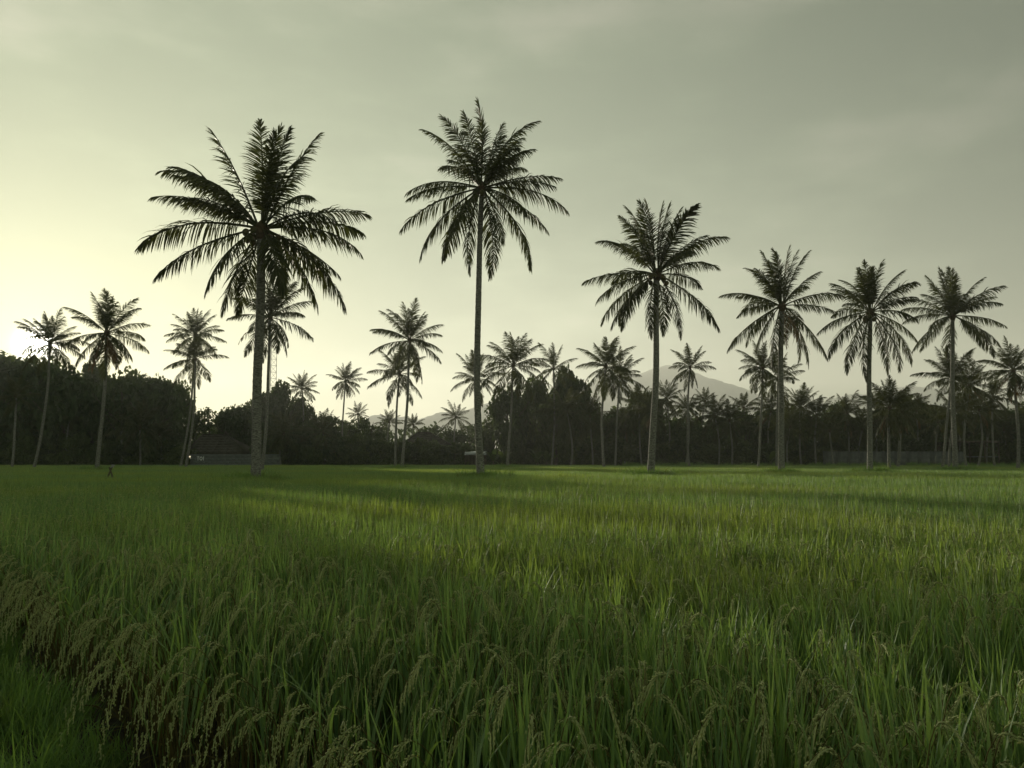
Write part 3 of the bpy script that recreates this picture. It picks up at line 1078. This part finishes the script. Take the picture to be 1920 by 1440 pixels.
# open shed with a bright sheet-metal roof behind the slender middle trunk
Ys = 108.0
xa, xb = px_x(871, Ys), px_x(913, Ys)
shed = thing('metal_shed', 'small open shed with a bright sheet metal roof behind the slender middle trunk', 'shed', ((xa + xb) / 2, Ys, 0))
hw = (xb - xa) / 2
z1, z2 = px_z(850, Ys), px_z(853.5, Ys)
for k in range(4):
    b = MB()
    u0, u1 = -hw + k * hw / 2 + .01, -hw + (k + 1) * hw / 2 - .01
    xs = np.linspace(u0, u1, 9)
    V = []
    for x in xs:
        zc = .03 * math.sin((x + hw) * 18)
        V += [(x, -1.3, z2 + .06 + zc), (x, 1.6, z1 + .30 + zc)]
    V2 = [(x, y, z - .02) for x, y, z in V]
    n = len(V)
    Q = []
    for i in range(8):
        a = 2 * i
        Q += [(a, a + 2, a + 3, a + 1), (n + a, n + a + 1, n + a + 3, n + a + 2), (a, n + a, n + a + 2, a + 2)]
    b.add(V + V2, Q)
    link('roof_sheet', b.mesh('roof_sheet', M['sheet']), shed)
for sx in (-1, 1):
    for y, z in ((-1.2, z2), (1.5, z1 + .22)):
        b = MB()
        b.tube([(sx * (hw - .2), y, -.1), (sx * (hw - .2), y, z)], .06, 6)
        link('post', b.mesh('post', M['timber']), shed)
b = MB()
b.box((-hw + .1, -1.27, z2 - .12), (hw - .1, -1.17, z2))
link('beam', b.mesh('beam', M['timber']), shed)
b = MB()
b.box((-hw + .3, 1.38, 0), (hw - .3, 1.46, z2))
link('back_wall', b.mesh('back_wall', M['timber']), shed)

# long low concrete wall on the right, and the open hut behind it
Yr = 112.0
xs0, xs1 = px_x(1545, Yr), px_x(1812, Yr)
lw = thing('concrete_wall', 'long low grey concrete wall in the shade behind the right-hand palms', 'wall', (xs0, Yr, 0))
npan = 12
pw = (xs1 - xs0) / npan
zt = px_z(846.5, Yr)
b = MB()
b.box((.03, -.05, -.1), (pw - .13, .08, zt))
pm = b.mesh('panel', M['block'])
b = MB()
b.box((-.09, -.09, -.1), (.0, .12, zt + .08))
pst = b.mesh('post', M['block'])
for k in range(npan):
    link('panel', pm, lw, (k * pw + .02, 0, 0))
    link('post', pst, lw, (k * pw + .02, 0, 0))

Yh = 113.0
hx0, hx1 = px_x(1778, Yh), px_x(1864, Yh)
hut = thing('open_hut', 'dark open sided hut with a flat roof edge and pale floor on the right', 'hut', ((hx0 + hx1) / 2, Yh, 0))
hw = (hx1 - hx0) / 2
zr1, zr2, zf = px_z(827, Yh), px_z(830, Yh), px_z(855.5, Yh)
for k in range(6):
    b = MB()
    b.box((-hw + k * hw / 3 + .01, -1.6, zr2 + .02), (-hw + (k + 1) * hw / 3 - .01, 3.2, zr2 + .09))
    link('roof_sheet', b.mesh('roof_sheet', M['tile']), hut)
b = MB()
b.box((-hw, -1.66, zr2 - .06), (hw, -1.61, zr1 + .02))
link('fascia', b.mesh('fascia', M['timber']), hut)
for x in (-hw + .15, -hw * .3, hw * .35, hw - .15):
    b = MB()
    b.box((x - .07, -1.5, -.1), (x + .07, -1.36, zr2))
    link('post', b.mesh('post', M['timber']), hut)
b = MB()
b.box((-hw * .25, -1.3, zf - .14), (hw, 3.0, zf))
link('floor', b.mesh('floor', M['plaster']), hut)
b = MB()
b.box((-hw + .1, 3.02, 0), (hw - .1, 3.12, zr2))
link('back_wall', b.mesh('back_wall', M['timber']), hut)
b = MB()
b.tube([(hw * .30, -1.45, zr2 - .15), (hw * .98, -1.45, zf + .2)], .07, 6)
link('brace', b.mesh('brace', M['timber']), hut)

# earth dyke along the far edge on the right
Yd = 101.0
dyke = structure(link('field_dyke', grid_mesh('field_dyke', np.linspace(px_x(1170, Yd), px_x(2300, Yd), 80), np.linspace(Yd - 1.2, Yd + 1.6, 12),
                                              lambda X, Y: 1.02 * np.clip(1 - np.abs((Y - Yd - .2) / 1.35), 0, 1) ** .45 + .03 * np.sin(X * 2.1) + .02 * np.sin(X * 5.3), M['earth'])))

# lattice mast
Ym = 300.0
mx = px_x(506, Ym)
mast = thing('lattice_mast', 'thin steel lattice mast standing behind the tallest palm', 'mast', (mx, Ym, 0))
zt = px_z(505, Ym)
hwid = lambda z: .5 * (17 - 6 * z / zt) * Ym / F
cor = [(1, 0), (-.5, .87), (-.5, -.87)]
ROT = [(math.cos(a), math.sin(a)) for a in (R(20), R(140), R(260))]
for c, s_ in ROT:
    zz = np.linspace(-.2, zt, 14)
    b = MB()
    b.tube(np.stack([hwid(zz) * c, hwid(zz) * s_, zz], -1), .11, 5)
    link('mast_leg', b.mesh('mast_leg', M['steel']), mast)
b = MB()
nb = 30
for k in range(nb):
    za, zb = zt * k / nb, zt * (k + 1) / nb
    for i in range(3):
        c0, s0 = ROT[i]
        c1, s1 = ROT[(i + 1) % 3]
        if k % 2:
            c0, s0, c1, s1 = c1, s1, c0, s0
        b.tube([(hwid(za) * c0, hwid(za) * s0, za), (hwid(zb) * c1, hwid(zb) * s1, zb)], .06, 4)
        b.tube([(hwid(za) * c0, hwid(za) * s0, za), (hwid(za) * c1, hwid(za) * s1, za)], .05, 4)
stuff(link('bracing', b.mesh('bracing', M['steel']), mast))

# crossed sticks with a rag in the rice at left
Yx = 34.0
sx = px_x(208, Yx)
st = thing('crossed_sticks', 'pair of crossed sticks tied with a pale rag standing in the rice at left', 'stakes', (sx, Yx, 0))
s1 = Yx / F
for p0, p1 in (((-22 * s1, .05, .0), (5 * s1, -.02, 1.70 - 9 * s1)), ((22 * s1, -.05, .0), (-3 * s1, .03, 1.70 - 14 * s1))):
    b = MB()
    q = np.linspace(0, 1, 8)
    P = np.array(p0)[None] * (1 - q)[:, None] + np.array(p1)[None] * q[:, None]
    b.tube(P, .032 + .005 * (np.arange(8) % 2), 7)
    link('stick', b.mesh('stick', M['bamboo'], True), st)
b = MB()
V, Q = [], []
for i in range(7):
    for j in range(5):
        V.append((5 * s1 + (j - 2) * .035 + .012 * math.sin(i), -.07 + .03 * math.sin(j * 1.7 + i), 1.50 - i * .022 - .01 * math.cos(j * 1.3)))
for i in range(6):
    for j in range(4):
        a = i * 5 + j
        Q.append((a, a + 1, a + 6, a + 5))
b.add(V, Q)
link('rag', b.mesh('rag', M['cloth'], True), st)

# ------------------------------------------------------------------ rice
rs = np.random.default_rng(2024)


def blades(mb, rng, n, rad, z0, z1, wid, lean, segs=5, tone=(.15, .85)):
    """rice leaves: rise steeply from a tiller and arch outward to a point"""
    a = rng.uniform(0, 2 * PI, n)
    r = rad * np.sqrt(rng.random(n))
    a0 = rng.uniform(0, 2 * PI, n)
    zb = rng.uniform(z0 * .1, z0, n)
    tip = rng.uniform(z1 * .78, z1 * 1.06, n)
    L = tip - zb
    ln = np.abs(rng.normal(lean, lean * .5, n))
    t = np.linspace(0, 1, segs)
    out_ = ln[:, None] * L[:, None] * (t[None] * .35 + .65 * t[None] ** 2.4)
    sag = (ln * L * .45)[:, None] * t[None] ** 3
    C = np.stack([(r * np.cos(a0))[:, None] + np.cos(a)[:, None] * out_, (r * np.sin(a0))[:, None] + np.sin(a)[:, None] * out_,
                  zb[:, None] + L[:, None] * t[None] - sag], -1)
    wa = a + PI / 2 + rng.normal(0, .6, n)
    Wv = np.stack([np.cos(wa), np.sin(wa), 0 * wa], -1) * (wid * rng.uniform(.7, 1.2, n))[:, None]
    prof = np.interp(t, [0, .25, .6, 1], [.55, 1, .85, 0])
    mb.strips(C, Wv, prof[:-1], rng.uniform(*tone, n))


def panicle_parts(mb_stem, mb_grain, rng, x=0, y=0, az=0.0, h=.86, reach=.24, drop=.20, ngr=80):
    """arched stalk with a hanging head of grains; faces +X turned by az"""
    q = np.linspace(0, 1, 16)
    hx = reach * np.clip((q - .42) / .58, 0, 1) ** 1.5 + .05 * q
    top = h
    hz = np.where(q < .72, top * (1 - (1 - q / .72) ** 1.6), top - drop * ((q - .72) / .28) ** 1.7)
    P = np.stack([hx, 0 * q, hz], -1)
    ca, sa = math.cos(az), math.sin(az)
    Rm = np.array(((ca, -sa, 0), (sa, ca, 0), (0, 0, 1)))
    o_ = np.array((x, y, 0))
    mb_stem.tube(P @ Rm.T + o_, np.interp(q, [0, .6, 1], [.0028, .0016, .0007]), 4, False, .6)
    nb = 9
    Vall, Fall = [], []
    oct_ = np.array([(1, 0, 0), (-1, 0, 0), (0, 1, 0), (0, -1, 0), (0, 0, 1), (0, 0, -1)], dtype=float)
    of = np.array([(0, 2, 4), (2, 1, 4), (1, 3, 4), (3, 0, 4), (2, 0, 5), (1, 2, 5), (3, 1, 5), (0, 3, 5)])
    k = 0
    tones = []
    for bi in range(nb):
        u = .66 + .34 * bi / (nb - 1)
        p0 = np.array([np.interp(u, q, P[:, i]) for i in range(3)])
        tg = np.array([np.interp(min(1, u + .02), q, P[:, i]) - np.interp(u - .03, q, P[:, i]) for i in range(3)])
        tg /= np.linalg.norm(tg)
        bl = .062 * (1 - .55 * (u - .66) / .34) * rng.uniform(.8, 1.2)
        sd = rng.normal(0, .17)
        d0 = unit(tg + np.array((0, sd, -.15)))
        m = ngr // nb
        v = np.linspace(0, 1, 4)
        Bp = p0 + d0 * bl * v[:, None] + np.array((0, 0, -.045)) * (v ** 2)[:, None]
        mb_grain.tube(Bp @ Rm.T + o_, (.0012, .0027, .0027, .0008), 4, False, np.clip(rng.normal(.4, .2), 0, 1))
        for g in range(m):
            v = (g + .6) / m
            p = p0 + d0 * bl * v + np.array((0, 0, -.045)) * v * v + rng.normal(0, .0035, 3)
            ax = unit(d0 + np.array((0, 0, -.6 * v)) + rng.normal(0, .25, 3))
            b1 = unit(np.cross(ax, (.3, 1, .2)))
            b2 = np.cross(ax, b1)
            sz = rng.uniform(.85, 1.15)
            V = oct_[:, :1] * ax * .0062 * sz + oct_[:, 1:2] * b1 * .0028 * sz + oct_[:, 2:3] * b2 * .0023 * sz + p
            Vall.append(V @ Rm.T + o_)
            Fall.append(of + 6 * k)
            tones.append(np.full(6, np.clip(rng.normal(.5, .25), 0, 1)))
            k += 1
    mb_grain.add(np.concatenate(Vall), None, np.concatenate(Fall), np.concatenate(tones))


def joined(name, pieces):
    """several MB with their materials as one mesh with material slots"""
    V, T, Q, tone, mats, mi_q, mi_t, n = [], [], [], [], [], [], [], 0
    for k, (mb, mat) in enumerate(pieces):
        mats.append(mat)
        for v, tn in zip(mb.v, mb.tone):
            V.append(v)
            tone.append(tn)
        for q in mb.q:
            Q.append(q + n)
            mi_q.append(np.full(len(q), k, dtype=np.int32))
        for t in mb.t:
            T.append(t + n)
            mi_t.append(np.full(len(t), k, dtype=np.int32))
        n += mb.n
    faces, mi = [], []
    if Q:
        faces.append(np.concatenate(Q))
        mi += mi_q
    if T:
        faces.append(np.concatenate(T))
        mi += mi_t
    me = mesh_np(name, np.concatenate(V), faces, mats[0], np.concatenate(tone))
    for m_ in mats[1:]:
        me.materials.append(m_)
    me.polygons.foreach_set('material_index', np.concatenate(mi))
    return me


def hill_mesh(seed, kind):
    rng = np.random.default_rng(seed)
    lf, st_, gr = MB(), MB(), MB()
    if kind != 'mid':
        blades(lf, rng, 34 if kind == 'near' else 28, .075, .55, 1.0, .0076, .15, 6, (.0, 1.0))
        blades(st_, rng, 12, .06, .05, .72, .0030, .06, 3)
        for k in range(2 if kind == 'near' else 4):
            panicle_parts(st_, gr, rng, rng.normal(0, .03), rng.normal(0, .03), rng.uniform(0, 2 * PI), rng.uniform(.76, .96), rng.uniform(.14, .26), rng.uniform(.10, .2), 72)
        if seed % 3 == 0:
            blades(st_, rng, 1, .07, .5, 1.0, .005, .2, 5)
    else:
        blades(lf, rng, 26, .09, .5, 1.0, .0080, .15, 4, (.0, 1.0))
        if seed % 4 == 1:
            blades(st_, rng, 1, .07, .4, .9, .004, .2, 4)
        for k in range(2):
            panicle_parts(st_, gr, rng, 0, 0, rng.uniform(0, 2 * PI), rng.uniform(.76, .9), rng.uniform(.12, .2), rng.uniform(.08, .16), 27)
    return joined('rice_hill', [(lf, M['rice']), (st_, M['rice_straw']), (gr, M['grain'])])


def patch_mesh(seed, n):
    rng = np.random.default_rng(seed)
    lf, st_ = MB(), MB()
    lf2 = MB()
    for mb, m_, w in ((lf, n, .011), (st_, n // 14, .009)):
        a = rng.uniform(0, 2 * PI, m_)
        x, y = rng.uniform(-.55, .55, m_), rng.uniform(-.55, .55, m_)
        z1 = rng.uniform(.80, 1.06, m_)
        z0 = rng.uniform(.25, .45, m_)
        ln = np.abs(rng.normal(.12, .08, m_))
        t = np.array((0, .5, 1.0))
        o_ = ln[:, None] * t[None] ** 1.8
        C = np.stack([x[:, None] + np.cos(a)[:, None] * o_, y[:, None] + np.sin(a)[:, None] * o_, z0[:, None] + (z1 - z0)[:, None] * t[None]], -1)
        wa = rng.uniform(0, 2 * PI, m_)
        Wv = np.stack([np.cos(wa), np.sin(wa), 0 * wa], -1) * (w * rng.uniform(.7, 1.3, m_))[:, None]
        mb.strips(C, Wv, (.7, 1), rng.uniform(.0, 1.0, m_))
    return joined('rice_patch', [(lf, M['rice']), (st_, M['rice_straw'])])


def scatter(name, meshes, pts, rot, scl, idx):
    """ONE object: geometry nodes put the source meshes on the points of a mesh"""
    src = bpy.data.collections.new(name + '_source')
    for k, me in enumerate(meshes):
        src.objects.link(bpy.data.objects.new('%s_source_%02d' % (name, k), me))
    me = bpy.data.meshes.new(name)
    n = len(pts)
    me.vertices.add(n)
    me.vertices.foreach_set('co', np.asarray(pts, dtype=np.float32).ravel())
    for nm, tp, arr, key in (('rot', 'FLOAT_VECTOR', rot, 'vector'), ('scl', 'FLOAT_VECTOR', scl, 'vector'), ('idx', 'INT', idx, 'value')):
        a_ = me.attributes.new(nm, tp, 'POINT')
        a_.data.foreach_set(key, np.asarray(arr, dtype=np.int32 if tp == 'INT' else np.float32).ravel())
    o = link(name, me)
    ng = bpy.data.node_groups.new(name, 'GeometryNodeTree')
    ng.interface.new_socket('Geometry', in_out='INPUT', socket_type='NodeSocketGeometry')
    ng.interface.new_socket('Geometry', in_out='OUTPUT', socket_type='NodeSocketGeometry')
    gi, go = ng.nodes.new('NodeGroupInput'), ng.nodes.new('NodeGroupOutput')
    ci = ng.nodes.new('GeometryNodeCollectionInfo')
    ci.inputs['Collection'].default_value = src
    ci.inputs['Separate Children'].default_value = True
    ci.inputs['Reset Children'].default_value = True
    ip = ng.nodes.new('GeometryNodeInstanceOnPoints')
    ip.inputs['Pick Instance'].default_value = True

    def named(nm, dt):
        x = ng.nodes.new('GeometryNodeInputNamedAttribute')
        x.data_type = dt
        x.inputs['Name'].default_value = nm
        return x.outputs[0]
    L = ng.links.new
    L(gi.outputs[0], ip.inputs['Points'])
    L(ci.outputs[0], ip.inputs['Instance'])
    L(named('idx', 'INT'), ip.inputs['Instance Index'])
    L(named('rot', 'FLOAT_VECTOR'), ip.inputs['Rotation'])
    L(named('scl', 'FLOAT_VECTOR'), ip.inputs['Scale'])
    L(ip.outputs[0], go.inputs[0])
    md = o.modifiers.new('scatter', 'NODES')
    md.node_group = ng
    return stuff(o)


def height_noise(x, y):
    return 1 + .045 * np.sin(x * .9 + 1.3 * np.sin(y * .5)) * np.sin(y * .7 + x * .21) + .03 * np.sin(x * 2.7 + y * 1.9)


def wedge(y0, y1, step, jit, margin=3.5, k=.72):
    ys = np.arange(y0, y1, step)
    P = []
    for i, y in enumerate(ys):
        w = k * y + margin
        xs = np.arange(-w, w, step) + (step / 2 if i % 2 else 0)
        P.append(np.stack([xs, np.full(len(xs), y)], -1))
    P = np.concatenate(P)
    return P + rs.normal(0, jit, P.shape)


near_meshes = [hill_mesh(k, 'near') for k in range(7)] + [hill_mesh(20 + k, 'edge') for k in range(7)]
mid_meshes = [hill_mesh(50 + k, 'mid') for k in range(6)]
far_meshes = [patch_mesh(80 + k, 330) for k in range(4)]


def rots(n, lean=.05):
    return np.stack([rs.normal(0, lean, n), rs.normal(0, lean, n), rs.uniform(0, 2 * PI, n)], -1)


OFF = .52
FIRST = .34 + OFF                                  # plants of the first two rows along the bund are built singly below
P = wedge(.6, 8.0, .19, .03, 4.5, .8)
d_ = edge_dist(P[:, 0], P[:, 1])
P = P[d_ > FIRST]
P_far = P
sc = height_noise(P[:, 0], P[:, 1]) * rs.normal(1, .05, len(P))
scatter('rice_plants', near_meshes, np.c_[P, np.zeros(len(P))], rots(len(P), .07), np.stack([np.ones(len(P)), np.ones(len(P)), sc], -1),
        rs.integers(0, 7, len(P)) + 7 * (edge_dist(P[:, 0], P[:, 1]) < 2.0 + rs.normal(0, .3, len(P))))
P = wedge(8.0, 26.0, .2, .035, 4.0)
P = P[edge_dist(P[:, 0], P[:, 1]) > .1]
sc = height_noise(P[:, 0], P[:, 1]) * rs.normal(1, .04, len(P))
scatter('rice_field', mid_meshes, np.c_[P, np.zeros(len(P))], rots(len(P)), np.stack([np.ones(len(P)), np.ones(len(P)), sc], -1), rs.integers(0, 6, len(P)))
P = wedge(26.0, 108.5, .85, .12, 6.0)
P = P[~((P[:, 1] > 98.5) & (P[:, 0] > px_x(1160, 100)))]
sc = height_noise(P[:, 0], P[:, 1]) * rs.normal(1, .03, len(P))
scatter('rice_distance', far_meshes, np.c_[P, np.zeros(len(P))], np.stack([np.zeros(len(P)), np.zeros(len(P)), rs.uniform(0, 2 * PI, len(P))], -1),
        np.stack([np.ones(len(P)), np.ones(len(P)), sc], -1), rs.integers(0, 4, len(P)))

# first row along the bund: every plant a thing with its leaves, stalks and grain heads
prng = np.random.default_rng(9)
LEAVES, HEADS = [], []
for k in range(6):
    b = MB()
    blades(b, prng, 1, .0, .5, 1.0, .0062, (.12, .18, .25, .3, .15, .4)[k], 8)
    LEAVES.append(b.mesh('leaf', M['rice']))
for k in range(6):
    s_, g_ = MB(), MB()
    panicle_parts(s_, g_, prng, 0, 0, 0, prng.uniform(.68, .84), prng.uniform(.20, .34), prng.uniform(.16, .28), 117)
    HEADS.append((s_.mesh('stalk', M['rice_straw']), g_.mesh('grain_head', M['grain'])))
CULMS = []
for k in range(3):
    b = MB()
    blades(b, prng, 16, .06, .05, .66, .0032, .10, 4)
    CULMS.append(b.mesh('culms', M['rice_straw']))
az_out = math.atan2(-E_IN[1], -E_IN[0])
EDGE_LABEL = 'rice plant bowing out over the bund with drooping grain heads'
cnt = 0
for row in range(2):
    u = -3.6
    while u < 8.6:
        q = E0 + ED * u + E_IN * (OFF + .03 + row * .19 + prng.normal(0, .03))
        wob = edge_dist(q[0], q[1]) - ((q[0] - E0[0]) * E_IN[0] + (q[1] - E0[1]) * E_IN[1])
        q = q - E_IN * wob
        u += .20 + prng.normal(0, .02)
        if q[1] < .9:
            continue
        root = thing('rice_plant', EDGE_LABEL, 'rice plant', (q[0], q[1], .02), 0, 'rice plants along the bund')
        for k in range(9):
            link('leaf', LEAVES[prng.integers(0, 6)], root, (prng.normal(0, .03), prng.normal(0, .03), 0), (prng.normal(0, .1), prng.normal(0, .1), prng.uniform(0, 2 * PI)),
                 (1, 1, prng.uniform(.82, 1.05)))
        for k in range(3 if row == 0 else 1):
            st_, gr = HEADS[prng.integers(0, 6)]
            az = az_out + prng.normal(0, .6)
            o = link('grain_head', gr, root, (prng.normal(0, .03), prng.normal(0, .03), 0), (0, prng.uniform(.0, .30), az))
            o.rotation_mode = 'XYZ'
            link('stalk', st_, o)
        stuff(link('culms', CULMS[cnt % 3], root, (0, 0, 0), (prng.normal(0, .08), prng.normal(0, .08), prng.uniform(0, 6))))
        cnt += 1


# dry straw fallen along the foot of the rice
b = MB()
n = 420
u = prng.uniform(-3, 8, n)
q = E0[None] + ED[None] * u[:, None] + E_IN[None] * prng.uniform(.2, .8, n)[:, None]
a = prng.uniform(0, 2 * PI, n)
L = prng.uniform(.15, .55, n)
t = np.linspace(0, 1, 5)
zz = prng.uniform(.05, .3, n)
C = np.stack([q[:, 0:1] + np.cos(a)[:, None] * L[:, None] * t, q[:, 1:2] + np.sin(a)[:, None] * L[:, None] * t,
              zz[:, None] + (prng.uniform(0, .35, n) * L)[:, None] * np.sin(t * 2.6)[None]], -1)
Wv = np.stack([-np.sin(a), np.cos(a), prng.normal(0, .5, n)], -1) * prng.uniform(.002, .005, n)[:, None]
b.strips(C, Wv, (1, 1, .9, .6), prng.uniform(0, .8, n))
stuff(link('fallen_straw', b.mesh('fallen_straw', M['rice_straw'])))

# grass on the bund


def grass_mesh(seed):
    rng = np.random.default_rng(seed)
    b_ = MB()
    blades(b_, rng, 46, .14, .02, .24, .0032, .45, 5, (.05, .9))
    blades(b_, rng, 10, .12, .02, .34, .0030, .35, 5, (.3, 1))
    return b_.mesh('grass_tuft', M['grass'])


gm = [grass_mesh(300 + k) for k in range(6)]
P = np.stack([prng.uniform(-10.5, 5.5, 9000), prng.uniform(-1.5, 12.0, 9000)], -1)
d_ = edge_dist(P[:, 0], P[:, 1])
P = P[(d_ < .24 + prng.normal(0, .08, len(P))) & (d_ > -5)]
n = len(P)
z = bund_z(P[:, 0], P[:, 1]) - .01
s_ = prng.uniform(.6, 1.25, n)
scatter('bund_grass', gm, np.c_[P, z], np.stack([prng.normal(0, .2, n), prng.normal(0, .2, n), prng.uniform(0, 2 * PI, n)], -1),
        np.stack([s_, s_, s_], -1), prng.integers(0, 6, n))
# grass on the far dyke and field margin
P = np.stack([prng.uniform(-85, 95, 9000), prng.uniform(99.6, 113, 9000)], -1)
on = (P[:, 0] > px_x(1170, Yd)) & (P[:, 1] < 103)
P = P[on | (P[:, 1] > 108.6)]
n = len(P)
for bx_, by_ in ((480, 31.5), (904, 37), (1217, 42.5), (1465, 48), (1630, 50), (1791, 61), (180, 62), (752, 78), (950, 83)):
    aa, rr_ = prng.uniform(0, 2 * PI, 70), np.abs(prng.normal(.45, .35, 70)) + .25
    P = np.r_[P, np.stack([px_x(bx_, by_) + rr_ * np.cos(aa), by_ + rr_ * np.sin(aa)], -1)]
n = len(P)
zd = np.where(P[:, 1] < 99, .72, 0) + np.where((P[:, 1] > 99) & (P[:, 1] < 103), 1.02 * np.clip(1 - np.abs((P[:, 1] - Yd - .2) / 1.35), 0, 1) ** .45, 0)
s_ = prng.uniform(1.2, 2.2, n)
scatter('margin_grass', gm, np.c_[P, zd - .03], np.stack([prng.normal(0, .2, n), prng.normal(0, .2, n), prng.uniform(0, 2 * PI, n)], -1),
        np.stack([s_ * 2, s_ * 2, s_], -1), prng.integers(0, 6, n))

# ------------------------------------------------------------------ haze
hb = MB()
hb.box((-2400, -80, -1.2), (2400, FAR + 20, 330))
hm, s = material('haze')
o_ = s.n('ShaderNodeOutputMaterial')
pv = s.n('ShaderNodeVolumePrincipled')
pv.inputs['Color'].default_value = (.95, .975, .94, 1)
pv.inputs['Density'].default_value = .00038
pv.inputs['Anisotropy'].default_value = .32
s.l(pv.outputs[0], o_.inputs['Volume'])
hz = link('haze', hb.mesh('haze', hm))
stuff(hz)
